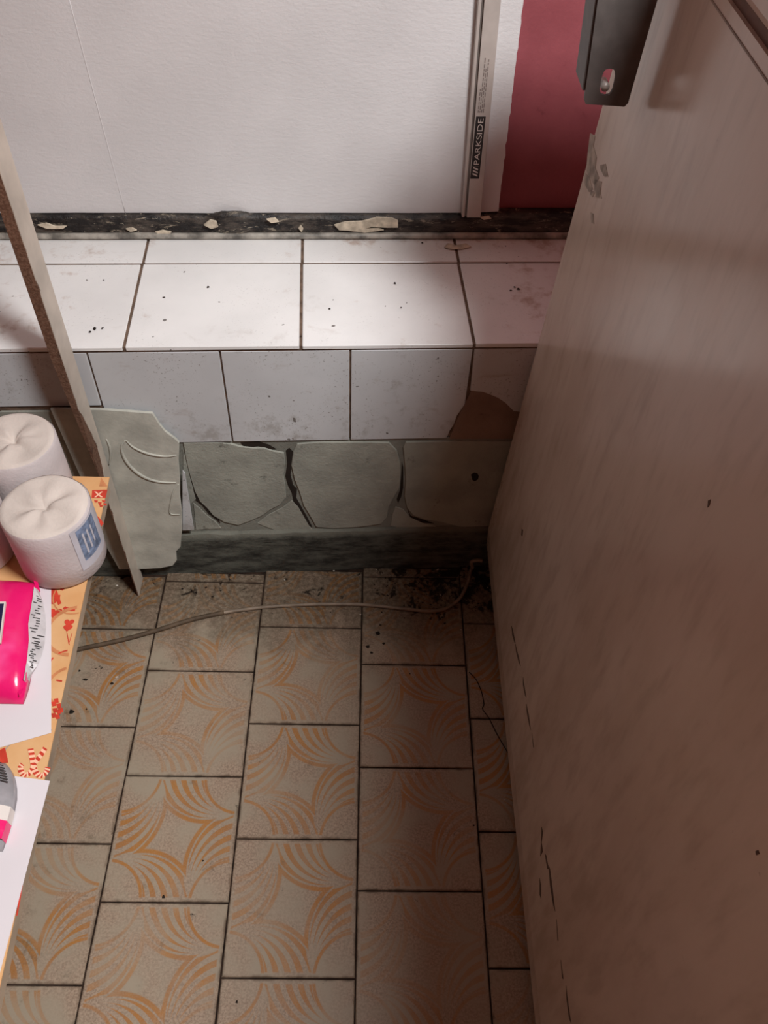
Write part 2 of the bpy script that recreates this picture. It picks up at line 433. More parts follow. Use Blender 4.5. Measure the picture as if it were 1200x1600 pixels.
# riser tiles
NV = -VX
g = .0014
def riser(pts): return flat_tile('riser_tile', [W(u, 0, z) for u, z in pts], NV, .0078, M_riser, ledge, .0010)
rt = [-1.2382, -1.0349, -.8316, -.6283, -.4249, -.2216, -.0181, .1776, .3790, .5820, .785, .988]
ztop = HL - .0058
for i in range(len(rt)-1):
    a, b_ = rt[i]+g, rt[i+1]-g; zb = HB if i >= 4 else HB + .088
    if abs(rt[i]+.0181) < 1e-4:
        c = [uvz(onv(x, y, 0)) for x, y in ((741, 618), (729, 632), (721, 640), (714, 650), (709, 664), (703, 673), (698, 684))]
        riser([(a, ztop), (b_, ztop)] + [(min(p[0], b_), p[2]) for p in c[:-1]] + [(c[-1][0], zb), (a, zb)][::1])
    elif abs(rt[i]-.1776) < 1e-4:
        c = [uvz(onv(x, y, 0)) for x, y in ((803, 643), (790, 630), (778, 622), (766, 617), (755, 613), (735, 611))]
        riser([(a, ztop), (b_, ztop), (b_, c[0][2]-.02)] + [(max(p[0], a), p[2]) for p in c])
    else:
        riser([(a, ztop), (b_, ztop), (b_, zb), (a, zb)])
# exposed brown glue bed behind the broken tile
flat_tile('glue_bed', [onv(x, y, .0024) for x, y in ((737, 610), (840, 612), (830, 686), (702, 686), (716, 652))], NV, .0048, M_brown, ledge, .0005)
# grout line under the ledge nosing
put('grout_line', box('grout_line', (UL, .0002, ztop+.0004), (UR, .0079, ZT-.0080), M_joint, W), ledge)
# mortar pads of the lower row of lost tiles
pads = [
 [(286,692),(300,692),(318,692),(345,692),(362,694),(376,698),(396,700),(412,700),(428,705),(444,708),(446,726),(443,742),(446,760),(447,778),(438,789),(424,796),(410,806),(392,814),(372,821),(350,816),(333,806),(322,793),(312,784),(304,768),(299,752),(294,734),(290,716)],
 [(458,706),(464,694),(500,691),(540,691),(580,691),(608,692),(620,704),(625,722),(626,742),(624,764),(614,780),(607,794),(605,808),(596,819),(560,824),(520,826),(494,824),(484,806),(474,790),(468,770),(460,750),(455,728)],
 [(630,700),(634,691),(700,690),(745,690),(790,690),(850,690),(850,832),(760,828),(716,823),(690,816),(664,812),(646,806),(636,794),(632,776),(634,750),(632,722)],
 [(402,818),(420,804),(440,794),(456,782),(466,792),(474,806),(482,820),(488,828),(430,829)],
 [(302,786),(312,794),(324,806),(338,816),(346,826),(306,828)],
 [(610,822),(613,804),(618,792),(630,796),(640,808),(660,817),(686,824),(640,828)],
 [(286,702),(291,720),(296,742),(302,766),(306,780),(296,790),(286,760)],
]
for k, pd in enumerate(pads):
    d = .0005 if k < 3 else .0022
    pts = []
    for i, (x, y) in enumerate(pd):
        p = onv(x, y, d); pts.append(p)
    flat_tile('mortar_pad', pts[::-1], NV, .006, M_mortar, ledge, .0012 if k < 3 else .0006)
put('mortar_bed', box('mortar_bed', (UL, .0035, .110), (UR, .0079, HB-.0005), M_bed, W), ledge)
for px in ([(447,704),(452,700),(458,706),(456,722),(454,742),(458,758),(464,764),(463,778),(472,794),(480,808),(488,824),(483,822),(470,800),(459,786),(456,770),(450,758),(446,744),(449,724)],
           [(376,692),(404,690),(420,695),(432,702),(424,703),(404,697),(392,699),(380,697)], [(298,756),(303,768),(312,780),(322,790),(331,800),(341,806),(344,818),(338,812),(326,803),(316,790),(306,782),(300,770)],
           [(628,722),(630,730),(630,762),(627,776),(622,786),(620,780),(625,766),(627,744)], [(636,794),(642,806),(660,812),(678,818),(660,817),(642,811)], [(736,742),(741,739),(746,740),(748,744),(747,749),(742,752),(738,750)]):
    flat_tile('crack', [onv(x, y, -.0004 if px[0] == (736,742) else .0026) for x, y in px][::-1], NV, .001, M_dirt, ledge, 0)
# smaller pads left of the post and behind the table
for (a, b_, z0, z1) in ((-1.02, -.85, .13, .435), (-.83, -.66, .12, .44), (-.64, -.43, .13, .442)):
    pts = []
    for i in range(18):
        an = 2*math.pi*i/18; ca, sa = math.cos(an), math.sin(an)
        sx = math.copysign(abs(ca)**.35, ca); sz = math.copysign(abs(sa)**.35, sa)
        pts.append(W((a+b_)/2+sx*(b_-a)/2*random.uniform(.95,1), 0.0005, (z0+z1)/2+sz*(z1-z0)/2*random.uniform(.96,1)))
    flat_tile('mortar_pad', pts[::-1], NV, .006, M_mortar, ledge, .0012)
# mouldy skirting band
bm = bmesh.new(); N = 120
prof = [(-.0105, -.003), (-.0105, .02), (-.009, .060), (-.0075, .100), (-.004, .114), (.004, .117), (.0079, .117), (.0079, -.003)]
rows = []
for i in range(N+1):
    u = UL + (UR-UL)*i/N; rw = []
    for j, (v, z) in enumerate(prof):
        nz = noise.noise(Vector((u*22, j*.7, 3))); n2 = noise.noise(Vector((u*60, j*1.3, 9)))
        rw.append(bm.verts.new(W(u, v + (nz*.0014+n2*.0007 if j < 5 else 0), z + (nz*.004 if j in (4,) else (nz*.002 if j in (5,6) else 0)))))
    rows.append(rw)
for i in range(N):
    for j in range(len(prof)): bm.faces.new((rows[i][j], rows[i][(j+1) % 8], rows[i+1][(j+1) % 8], rows[i+1][j]))
bm.faces.new(rows[0][::-1]); bm.faces.new(rows[-1])
put('baseboard_back', from_bm('baseboard_back', bm, M_mould), kind='structure')

# tarred strip between ledge and wall
bm = bmesh.new(); N = 260; prof = [(.302, .5735), (.302, .585), (.3055, .592), (.307, .602), (.309, .6105), (.3345, .6125), (.3345, .5735)]
rows = []
for i in range(N+1):
    u = UL + (UR-UL)*i/N; rw = []
    lump = math.exp(-((u+.218)/.030)**4)
    for j, (v, z) in enumerate(prof):
        nz = noise.noise(Vector((u*18, j*.9, 1.5))); n2 = noise.noise(Vector((u*70, j*1.7, 4)))
        if 1 <= j <= 4:
            v += nz*.002+n2*.0012 - lump*.006; z += nz*.0018+n2*.0012 + lump*(.009 if j >= 3 else .003)
        rw.append(bm.verts.new(W(u, min(v, .3125), z) if j < 5 else W(u, v, z)))
    rows.append(rw)
for i in range(N):
    for j in range(7): bm.faces.new((rows[i][j], rows[i][(j+1) % 7], rows[i+1][(j+1) % 7], rows[i+1][j]))
bm.faces.new(rows[0][::-1]); bm.faces.new(rows[-1])
trim = put('trim_1', from_bm('trim_1', bm, M_tar, True), kind='structure')
put('grey_bead', tube('grey_bead', [W(UL+(UR-UL)*i/40, .2985+noise.noise(Vector((i*.7, 0, 0)))*.0008, .5785+noise.noise(Vector((i*.6, 5, 0)))*.0008) for i in range(41)], .0058, M_bead, 10), trim)
flakes = [[(522,352),(540,347),(566,346),(590,340),(612,341),(622,345),(622,356),(604,356),(580,355),(566,359),(548,361),(530,360)],
          [(545,361),(570,358),(592,357),(600,360),(570,364)],
          [(318,352),(328,344),(338,346),(341,355),(330,358)],
          [(58,352),(72,349),(86,354),(104,354),(98,358),(74,358)],
          [(242,363),(254,360),(268,363),(264,367),(250,367)],
          [(416,343),(430,341),(436,347),(424,349)],
          [(196,358),(206,356),(214,360),(204,363)],
          [(750,340),(764,338),(768,342),(756,344)],
          [(466,357),(470,352),(474,358),(471,363)]]
for fl in flakes:
    flat_tile('paint_flake', [onv(x, y, .2975) for x, y in fl], NV, .0035, M_flake, trim, .0004)

# ------------------------------------------------------------------ foam board and level
pts = [(818, -40)]
yy = -30
edge = []
p_top, p_bot = uvz(onv(818, 0, .315)), uvz(onv(778, 333, .315))
z = 1.75
poly = [W(-1.02, .315, .6135)]
for i in range(22):
    u = -1.02 + i*.0575; poly.append(W(u+.02, .315, .6135 + noise.noise(Vector((u*9, 2, 0)))*.0016))
ur = p_bot[0]
poly = [q for q in poly if uvz(q)[0] < ur-.01]
poly.append(W(ur, .315, .6165))
zz = .62
while zz < 1.7:
    f = (zz-p_bot[2])/(p_top[2]-p_bot[2]); poly.append(W(p_bot[0]+(p_top[0]-p_bot[0])*f*(1 if f < 1.3 else 1.3/f) + noise.noise(Vector((zz*70, 0, 0)))*.0024, .315, zz)); zz += .009
poly.append(W(-1.02, .315, 1.7))
foam = empty('foam_board', W(-.35, .324, .6135), label='large white polystyrene insulation board standing against the raspberry wall', cat='foam board')
keep(put('board', prism('board', poly, NV, .0185, M_foam)), foam)
def crease(a, b, r):
    return tube('crease', [a, (a+b)/2, b], r, M_foam, 8)
keep(put('crease', crease(onv(108, 0, .3152), onv(196, 333, .3152), .0009)), foam)

lev = empty('aluminium_level', W(.188, .306, .6130), label='narrow pale aluminium bar with a black brand label standing against the white board', cat='level')
V0 = .3000
bl, br_, tl, tr = onv(722, 336, V0), onv(751, 336, V0), onv(748, 0, V0), onv(783, 0, V0)
def lv(s, z, v=V0):                                                   # s: 0 left edge .. 1 right edge
    f = (z - bl.z)/(tl.z - bl.z); A = bl + (tl-bl)*f; B = br_ + (tr-br_)*f
    u = uvz(A)[0] + (uvz(B)[0]-uvz(A)[0])*s
    return W(u, v, z)
Z0, Z1 = .6130, 1.25
def lbar(name, s0, s1, v0, v1, mat, z0=Z0, z1=Z1, bev=.0006):
    bm = bmesh.new()
    add_box(bm, [lv(s0,z0,v0),lv(s1,z0,v0),lv(s1,z0,v1),lv(s0,z0,v1),lv(s0,z1,v0),lv(s1,z1,v0),lv(s1,z1,v1),lv(s0,z1,v1)])
    bmesh.ops.bevel(bm, geom=bm.edges[:], offset=bev, segments=1, affect='EDGES')
    return keep(put(name, from_bm(name, bm, mat)), lev)
lbar('face', .26, 1.0, V0, .3135, M_alu)
lbar('groove', .14, .26, V0+.004, .3135, M_alu2)
lbar('edge_flange', .0, .14, V0+.001, .3135, M_alu)
def quadpx(name, pxs, v, depth, mat, par): return keep(put(name, prism(name, [onv(x, y, v) for x, y in pxs], NV, depth, mat)), par)
LA, LB, LC, LD = onv(734.5, 279, V0), onv(748.5, 279, V0), onv(759, 182, V0), onv(744, 182, V0)
lab = keep(put('brand_label', prism('brand_label', [W(*uvz(p)[:1], V0-.0003, p.z) for p in (LA, LB, LC, LD)], NV, .0004, M_black)), lev)
def text_obj(body, size, parent, lev_parent):
    cu = bpy.data.curves.new('brand_text', 'FONT'); cu.body = body; cu.size = 1.0; cu.align_x = 'LEFT'; cu.extrude = 0.0
    to = bpy.data.objects.new('tmp_text', cu); COL.objects.link(to)
    dg = bpy.context.evaluated_depsgraph_get(); dg.update()
    me = bpy.data.meshes.new_from_object(to.evaluated_get(dg)); bpy.data.objects.remove(to)
    return me
def label_frame(a, h, vv=V0-.0005):                                   # a along the label (0 bottom .. 1 top), h across (0 right .. 1 left)
    A = LB + (LC-LB)*a; B = LA + (LD-LA)*a; p = A + (B-A)*h
    return W(uvz(p)[0], vv, p.z)
me = text_obj('PARKSIDE', 1, None, None)
xs = [v.co.x for v in me.vertices]; ys = [v.co.y for v in me.vertices]
x0, x1, y0, y1 = min(xs), max(xs), min(ys), max(ys)
for v in me.vertices:
    v.co = label_frame(.235 + .735*(v.co.x-x0)/(x1-x0), .20 + .56*(v.co.y-y0)/(y1-y0))
me.materials.append(M_white); me.name = 'lettering'
keep(put('lettering', me), lab); bpy.data.objects['lettering'].parent = lab; bpy.data.objects['lettering'].matrix_parent_inverse = Matrix.Identity(4)
lt = bpy.data.objects['lettering']
lab.matrix_parent_inverse = Matrix.Translation(lev.location).inverted()
for k in range(3):
    a = .035 + k*.052
    m_ = mesh('slash_mark', [label_frame(a, .22), label_frame(a+.026, .22), label_frame(a+.062, .78), label_frame(a+.036, .78)], [(0,1,2,3)], M_white)
    o = put('slash_mark', m_, lab)
o = put('divider_line', mesh('divider_line', [label_frame(.205, .12), label_frame(.211, .12), label_frame(.211, .88), label_frame(.205, .88)], [(0,1,2,3)], M_greyprint), lab)
# fine print: rows of tiny illegible marks
rnd = random.Random(3)
bm = bmesh.new()
for row, ln in ((.80, .35), (.62, .80), (.44, .62), (.26, .78)):
    a = 1.06
    while a < 1.06 + ln:
        l_ = rnd.uniform(.025, .07); h0 = row
        vs_ = [bm.verts.new(label_frame(a, h0)), bm.verts.new(label_frame(a+l_, h0)), bm.verts.new(label_frame(a+l_, h0+.09)), bm.verts.new(label_frame(a, h0+.09))]
        bm.faces.new(vs_); a += l_ + .018
keep(put('small_print', from_bm('small_print', bm, M_greyprint)), lev)

# ------------------------------------------------------------------ chest freezer on the right
fz = empty('chest_freezer', (0.60, -.55, 0.0), label='big off-white chest freezer with scuffed side panel standing in front of the ledge', cat='freezer')
YR, YF, XW = -.0145, -1.35, .62
def fx(z): return FC + FK*z
ZG = 1.1645
bm = bmesh.new()
sec = [(.272, .012), (.2535, .10), (fx(.15), .15)] + [(fx(.15+i*(ZG-.15)/8), .15+i*(ZG-.15)/8) for i in range(1, 9)]
full = sec + [(fx(ZG)+XW, ZG), (fx(.15)+XW, .012)]
A = [bm.verts.new((x, YR, z)) for x, z in full]; B = [bm.verts.new((x, YF, z)) for x, z in full]
n_ = len(full)
for i in range(n_): bm.faces.new((A[i], A[(i+1) % n_], B[(i+1) % n_], B[i]))
bm.faces.new(A[::-1]); bm.faces.new(B)
bmesh.ops.recalc_face_normals(bm, faces=bm.faces)
es = [e for e in bm.edges if abs(e.verts[0].co.y-e.verts[1].co.y) < 1e-5 and e.verts[0].co.x < .31 and e.verts[1].co.x < .31]
bmesh.ops.bevel(bm, geom=es, offset=.004, segments=3, affect='EDGES', profile=.5)
bo = keep(put('body', from_bm('body', bm, M_frz)), fz)
keep(put('gasket', box('gasket', (fx(ZG)+.004, YF+.005, ZG), (fx(ZG)+XW-.004, YR-.005, ZG+.009), M_gasket)), fz)
keep(put('lid', box('lid', (fx(ZG)-.001, YF-.005, ZG+.009), (fx(ZG)+XW, YR, ZG+.070), M_frz, bevel=.008, seg=2)), fz)
keep(put('panel_seam', box('panel_seam', (fx(1.153)-.0006, YF+.01, 1.1522), (fx(1.153)+.002, YR-.01, 1.1538), M_seam)), fz)
for x in (.34, .84):
    for y in (-.10, -1.25):
        keep(put('foot', box('foot', (x-.02, y-.02, 0.0004), (x+.02, y+.02, .013), M_black, bevel=.002)), fz)
# scuffs and scratches on the side panel
def fdec(name, px, mat, off=.0004):
    return keep(put(name, prism(name, [onf(x, y, off) for x, y in px], (-1, 0, FK), .0005, mat)), fz)
for px in ([(922,208),(930,212),(927,228),(932,246),(930,262),(936,278),(929,290),(921,278),(916,264),(918,240)],
           [(914,270),(920,276),(926,296),(920,300),(913,288)], [(930,280),(940,284),(938,300),(940,310),(930,308),(928,296)],
           [(937,258),(946,256),(950,276),(944,276),(938,264)], [(922,332),(927,334),(928,350),(924,348)], [(923,297),(929,300),(926,308),(922,304)]):
    fdec('scuff_mark', px, M_scuff)
for px in ([(799,978),(801,984),(805,1004),(804,1005),(800,992)], [(805,1006),(808,1018),(811,1030),(813,1041),(810,1034),(806,1018)], [(817,1058),(819,1072),(822,1090),(820,1086),(817,1070)],
           [(822,1100),(826,1118),(829,1141),(827,1134),(823,1114)], [(831,1146),(834,1168),(833,1168)], [(846,1292),(848,1300),(846,1316),(848,1330),(844,1338),(845,1318)],
           [(851,1334),(853,1336),(857,1358),(855,1358)], [(857,1352),(859,1358),(863,1388),(867,1424),(864,1414),(859,1382)], [(843,1372),(845,1384),(845,1404),(843,1398)],
           [(869,1436),(872,1470),(871,1470)], [(876,1500),(880,1530),(878,1528)], [(884,1540),(888,1572),(892,1598),(889,1592),(885,1562)],
           [(815,826),(817,828),(816,838),(814,836)], [(1106,782),(1110,780),(1108,790),(1105,793)], [(1180,1330),(1184,1328),(1186,1334),(1181,1336)]):
    fdec('scratch', px, M_scratch)
# steel hinge arm on the rear of the side panel
YH = -.1455
def onh(x, y): return hit(x, y, (0, 1, 0), YH)
zb = 1.0150
hl = .2300; hr = .2790
hole = []
hc = Vector((.2522, YH, 1.0375)); hw, hh = .0072, .0135
for i in range(16):
    an = 2*math.pi*i/16; ca, sa = math.cos(an), math.sin(an)
    hole.append(hc + Vector((math.copysign(abs(ca)**.6, ca)*hw - .0006*sa, 0, math.copysign(abs(sa)**.8, sa)*hh)))
outer = [Vector((hl+.004, YH, zb-.0005)), Vector((hr-.003, YH, zb-.002)), Vector((hr, YH, zb+.002)), Vector((hr+.008, YH, 1.235)), Vector((hl-.014, YH, 1.235)), Vector((hl+.0015, YH, zb+.004))]
hinge = keep(put('hinge', prism('hinge', outer, (0, -1, 0), .0035, M_steel, holes=(hole,)), None, ), fz)
hinge['label'] = 'dark grey steel hinge arm with a slot'
def hbox(name, corners, mat=M_steel, bev=.0006):
    bm = bmesh.new(); add_box(bm, corners)
    if bev: bmesh.ops.bevel(bm, geom=bm.edges[:], offset=bev, segments=1, affect='EDGES')
    o = put(name, from_bm(name, bm, mat), hinge); return o
def hl_at(z): return hl + (-.014)*(z-zb)/(1.235-zb)
z0h, z1h = zb+.012, 1.235
hbox('flange', [Vector((hl_at(z0h)-.001, YH+.003, z0h)), Vector((hl_at(z0h)+.002, YH+.003, z0h)), Vector((hl_at(z0h)+.002, YH+.05, z0h)), Vector((hl_at(z0h)-.001, YH+.05, z0h)),
                Vector((hl_at(z1h)-.001, YH+.003, z1h)), Vector((hl_at(z1h)+.002, YH+.003, z1h)), Vector((hl_at(z1h)+.002, YH+.05, z1h)), Vector((hl_at(z1h)-.001, YH+.05, z1h))])
hbox('mounting_web', [Vector((hr-.002, YH+.003, 1.135)), Vector((.2975, YH+.003, 1.135)), Vector((.2975, YH+.028, 1.135)), Vector((hr-.002, YH+.028, 1.135)),
                      Vector((hr+.004, YH+.003, 1.235)), Vector((.2985, YH+.003, 1.235)), Vector((.2985, YH+.028, 1.235)), Vector((hr+.004, YH+.028, 1.235))])
put('pivot_pin', tube('pivot_pin', [Vector((.2522, YH+.004, 1.0305)), Vector((.2522, YH+.02, 1.0305))], .0045, M_alu, 12), hinge)
bm = bmesh.new()

# ------------------------------------------------------------------ power cord
cpx = [(60,1030),(125,1014),(190,1000),(245,985),(300,968),(350,957),(410,949),(470,945),(520,944),(570,945),(630,951),(672,955),(698,950),(718,935),(730,912),(736,890)]
cp = [onz(x, y, .0044) for x, y in cpx]
cp += [Vector((.235, -.016, .020)), Vector((.2300, -.016, .036)), Vector((.240, -.018, .046)), Vector((.2515, -.019, .0455))]
cord = put('power_cord', tube('power_cord', cp, .0036, M_cord, 10), label='thin grey cable lying across the floor tiles along the dirty step', cat='cable')
put('grimy_sleeve', tube('grimy_sleeve', [p + Vector((0, 0, .0002)) for p in cp[:6]], .0044, M_cordd, 10), cord)

# ------------------------------------------------------------------ chipboard upright on the left
post = empty('chipboard_upright', (-.4435, -.067, 0.0), label='worn cream laminated chipboard upright with raw brown edge beside the table', cat='board')
YF0, YN, XP = -.046, -.0885, -.435
def thick(z): return .0165 if z > .60 else max(.003, .003 + .0135*(z-.36)/.24)
ZS = [0.0005, .10, .2, .30, .36, .42, .48, .54, .60, .75, .9, 1.1, 1.3, 1.6]
bm = bmesh.new(); rows = []
for z in ZS:
    yn = YN - .004*max(0, z-.6)/.3 + noise.noise(Vector((z*7, 1, 0)))*.001
    rows.append([bm.verts.new((XP-.0012, YF0, z)), bm.verts.new((XP-.0012, yn, z)), bm.verts.new((XP-thick(z), yn, z)), bm.verts.new((XP-.0165, YF0, z))])
for a, b_ in zip(rows, rows[1:]):
    for j in range(4): bm.faces.new((a[j], a[(j+1) % 4], b_[(j+1) % 4], b_[j]))
bm.faces.new(rows[0][::-1]); bm.faces.new(rows[-1])
keep(put('core', from_bm('core', bm, M_chip)), post)
# laminate skin with nibbled edge and the torn spot
ed = []; zz = 0.001
skin = [Vector((XP, YF0, 0.001)), Vector((XP, YF0, 1.6))]
zz = 1.6
torn = [(.50, .000), (.47, .010), (.43, .019), (.40, .0235), (.375, .0235), (.345, .019), (.32, .008), (.31, 0)]
def torn_d(z):
    for (za, da), (zb_, db) in zip(torn, torn[1:]):
        if zb_ <= z <= za: return da + (db-da)*(za-z)/(za-zb_)
    return 0
while zz > 0.001:
    nib = max(0, noise.noise(Vector((zz*34, 7, 0)))-.12)*.008
    yn = YN - .004*max(0, zz-.6)/.3 + noise.noise(Vector((zz*7, 1, 0)))*.001
    skin.append(Vector((XP, yn + nib + torn_d(zz), zz))); zz -= .009
skin.append(Vector((XP, YN, .001)))
keep(put('laminate_face', prism('laminate_face', skin, (1, 0, 0), .0011, M_lam)), post)

# ------------------------------------------------------------------ embossed foam tile leaning on the step
def ev(z): return -.0115 - .020*(.455-z)/.455
def epx(x, y):
    v = -.02
    for _ in range(6): p = onv(x, y, v); v = ev(p.z)
    return W(uvz(p)[0], v, p.z)
nE = (VX*-1 + ZX*(.020/.455)).normalized()
epoly = [epx(x, y) for x, y in ((238,646),(244,655),(249,663),(258,674),(266,680),(274,686),(280,692),(279,720),(281,748),(281,775),(284,800),(284,830),(282,855),(275,862),(276,876),(270,884),(250,888),(228,889))]
lo = epx(228, 889); hi_ = epx(238, 646)
epoly += [W(-.475, ev(lo.z), lo.z), W(-.500, ev(.20), .20), W(-.492, ev(.30), .30), W(-.505, ev(hi_.z+.012), hi_.z+.012), epx(156, 640), epx(200, 643)]
emb = empty('embossed_panel', W(-.40, -.03, 0.005), label='broken off-white embossed foam tile leaning on the step behind the chipboard upright', cat='foam tile')
keep(put('sheet', prism('sheet', epoly[::-1], nE, .0055, M_emb, .0008)), emb)
def rib(px, r): keep(put('embossed_rib', tube('embossed_rib', [epx(x, y) + nE*.0003 for x, y in px], r, M_emb, 8, 1.0, rad=lambda t: r*(.35+.65*math.sin(math.pi*min(1, max(0, .06+.88*t)))))), emb)
rib([(197,688),(206,697),(219,704),(233,709),(248,712),(262,713),(276,711)], .0024)
rib([(196,688),(190,697),(192,710),(200,724),(214,738),(232,748),(252,753),(275,754)], .0030)
rib([(166,686),(171,697),(173,712),(170,726)], .0022)
rib([(279,756),(271,768),(267,786),(266,802),(281,804)], .0020)
# white tile sliver
sliver = put('tile_sliver', prism('tile_sliver', [onv(x, y, -.0125) for x, y in ((285,736),(289,740),(303,828),(285,829))][::-1], NV, .004, M_riser, .0004),
             label='slim white ceramic tile sliver resting on the mouldy skirting', cat='tile shard')

# ------------------------------------------------------------------ table, cloth, papers
TZ = .55
tab = empty('table', (-.72, -.68, 0.0), label='low table under the orange festive cloth at the left edge', cat='table')
edgeR = [onz(x, y, TZ) for x, y in ((166,747),(150,860),(130,960),(105,1090),(75,1225),(0,1540))]
er = lambda y: -.339 + (-.2891-y)*(.0298/.6)                          # right edge of the table as a function of Y
def tpoly(z, inset): return [Vector((er(-.272)-inset, -.272-inset, z)), Vector((-1.12, -.272-inset, z)), Vector((-1.12, -1.10, z)), Vector((er(-1.10)-inset, -1.10, z))]
keep(put('tabletop', prism('tabletop', tpoly(TZ-.0020, .003), ZX, .024, M_wood, .0015)), tab)
for x in (-.62, -1.06):
    for y in (-.40, -1.02):
        keep(put('leg', box('leg', (x-.018, y-.018, 0.0005), (x+.018, y+.018, TZ-.0262), M_wood, bevel=.003)), tab)
cl = tpoly(TZ, 0)
cloth = put('tablecloth', prism('tablecloth', cl, ZX, .0016, M_cloth), label='orange-beige oilcloth with red festive prints covering the low table', cat='tablecloth')
cz = TZ + .0002
MC = [0.0]
def lift():
    MC[0] += .000012; return MC[0]
def cpt(x, y): return onz(x, y, cz)
def motif(name, px, mat, par=cloth, dz=0.0):
    h_ = lift(); p = [onz(x, y, cz+dz) + Vector((0, 0, h_)) for x, y in px]
    n = Vector((0,0,0))
    for i in range(len(p)): n += p[i].cross(p[(i+1) % len(p)])
    if n.z < 0: p = p[::-1]
    return put(name, mesh(name, p, [tuple(range(len(p)))], mat), par)
def ring(cx, cy, r, w_, mat, dash=None, a0=0, a1=2*math.pi):
    c = onz(cx, cy, cz) + Vector((0, 0, lift())); bm = bmesh.new(); n = 36
    for i in range(n):
        if dash and i % dash[1] >= dash[0]: continue
        s, e = a0+(a1-a0)*i/n, a0+(a1-a0)*(i+1)/n
        q = [c+Vector((math.cos(a)*rr, math.sin(a)*rr, 0)) for a, rr in ((s, r-w_), (s, r+w_), (e, r+w_), (e, r-w_))]
        if max(k.x - er(k.y) for k in q) > -.001: continue
        bm.faces.new([bm.verts.new(k) for k in q])
    if len(bm.faces): put('printed_ring', from_bm('printed_ring', bm, mat), cloth)
def heart(cx, cy, s, mat):
    c = onz(cx, cy, cz) + Vector((0, 0, lift())); p = []
    for i in range(20):
        a = 2*math.pi*i/20; x = 16*math.sin(a)**3; y = 13*math.cos(a)-5*math.cos(2*a)-2*math.cos(3*a)-math.cos(4*a)
        p.append(c+Vector((x, y, 0))*s/16)
    put('printed_heart', mesh('printed_heart', p[::-1], [tuple(range(20))], mat), cloth)
motif('printed_block', [(144,766),(168,765),(165,778),(143,778)], M_redink)
motif('printed_cross', [(147,768),(150,768),(161,777),(157,777)], M_lightink, dz=.0002); motif('printed_cross', [(158,768),(161,768),(150,777),(147,777)], M_lightink, dz=.00025)
motif('printed_tree', [(158,746),(168,760),(155,760)], M_orink)
for x, y in ((150,783),(156,786),(162,783),(158,790),(164,788)): motif('printed_fleck', [(x-3,y-2),(x+3,y-1),(x+2,y+2),(x-2,y+2)], M_redink)
motif('printed_mitten', [(139,865),(150,858),(155,860),(154,872),(147,888),(133,889),(136,874)], M_redink)
motif('printed_cuff', [(135,883),(148,882),(147,885),(134,886)], M_lightink, dz=.0002)
motif('printed_bow', [(152,806),(158,812),(162,818),(157,824),(155,815)], M_redink)
heart(110, 902, .006, M_redink); heart(86, 958, .0085, M_redink); motif('printed_ball', [(80,917),(87,918),(91,928),(89,940),(84,944),(80,944)], M_redink)
ring(119, 930, .021, .0022, M_redink, (4, 6)); ring(119, 930, .027, .0008, M_orink)
ring(118, 985, .033, .0022, M_orink); heart(108, 973, .006, M_redink); heart(106, 981, .0055, M_redink)
for a, b_ in (((104,988),(107,1006)), ((107,1006),(112,990)), ((104,988),(108,1008))):
    motif('printed_line', [a, (a[0]+1, a[1]), (b_[0]+1, b_[1]), b_], M_redink)
ring(104, 1040, .020, .0009, M_redink, (3, 5)); ring(108, 1072, .024, .0018, M_orink)
for x, y in ((84,1100),(88,1095),(92,1103),(86,1110),(92,1112),(84,1118),(90,1120),(95,1110)):
    motif('printed_fleck', [(x-4,y-3),(x+3,y-4),(x+4,y+3),(x-2,y+4)], M_redink)
ring(56, 1195, .040, .0008, M_scuff, (5, 7))
# crossed candy canes
def cane(px, wd):
    P = [cpt(x, y) for x, y in px]; Q = []
    for i in range(len(P)-1):
        a, b_, c, d = P[max(i-1,0)], P[i], P[i+1], P[min(i+2,len(P)-1)]
        for k in range(3):
            t = k/3; Q.append(0.5*((2*b_)+(c-a)*t+(2*a-5*b_+4*c-d)*t*t+(3*b_-a-3*c+d)*t**3))
    Q.append(P[-1])
    for mat, sel, nm in ((M_redink, 0, 'candy_cane_print'), (M_lightink, 1, 'candy_cane_stripe')):
        bm = bmesh.new()
        for i in range(len(Q)-1):
            if (i % 2 == 1) != bool(sel): continue
            t = (Q[i+1]-Q[i]).normalized(); s = Vector((-t.y, t.x, 0))*wd; sk = t*wd*.25
            f = bm.faces.new([bm.verts.new(v) for v in (Q[i]-s-sk, Q[i+1]-s-sk, Q[i+1]+s+sk, Q[i]+s+sk)])
        bmesh.ops.translate(bm, verts=bm.verts, vec=(0, 0, .00012*sel + lift()))
        m = from_bm(nm, bm, mat); 
        put(nm, m, cloth)
cane([(71,1169),(64,1180),(55,1192),(49,1205),(42,1211),(35,1209),(32,1200),(35,1194)], .0028)
cane([(48,1170),(50,1180),(52,1192),(54,1203),(60,1211),(67,1212),(73,1206),(75,1199)], .0028)
motif('printed_block', [(0,1172),(8,1168),(12,1185),(13,1192),(0,1192)], M_redink)
motif('printed_stripe', [(8,1470),(12,1425),(15,1425),(10,1480)], M_redink); motif('printed_stripe', [(33,1385),(36,1383),(28,1430),(25,1432)], M_redink)

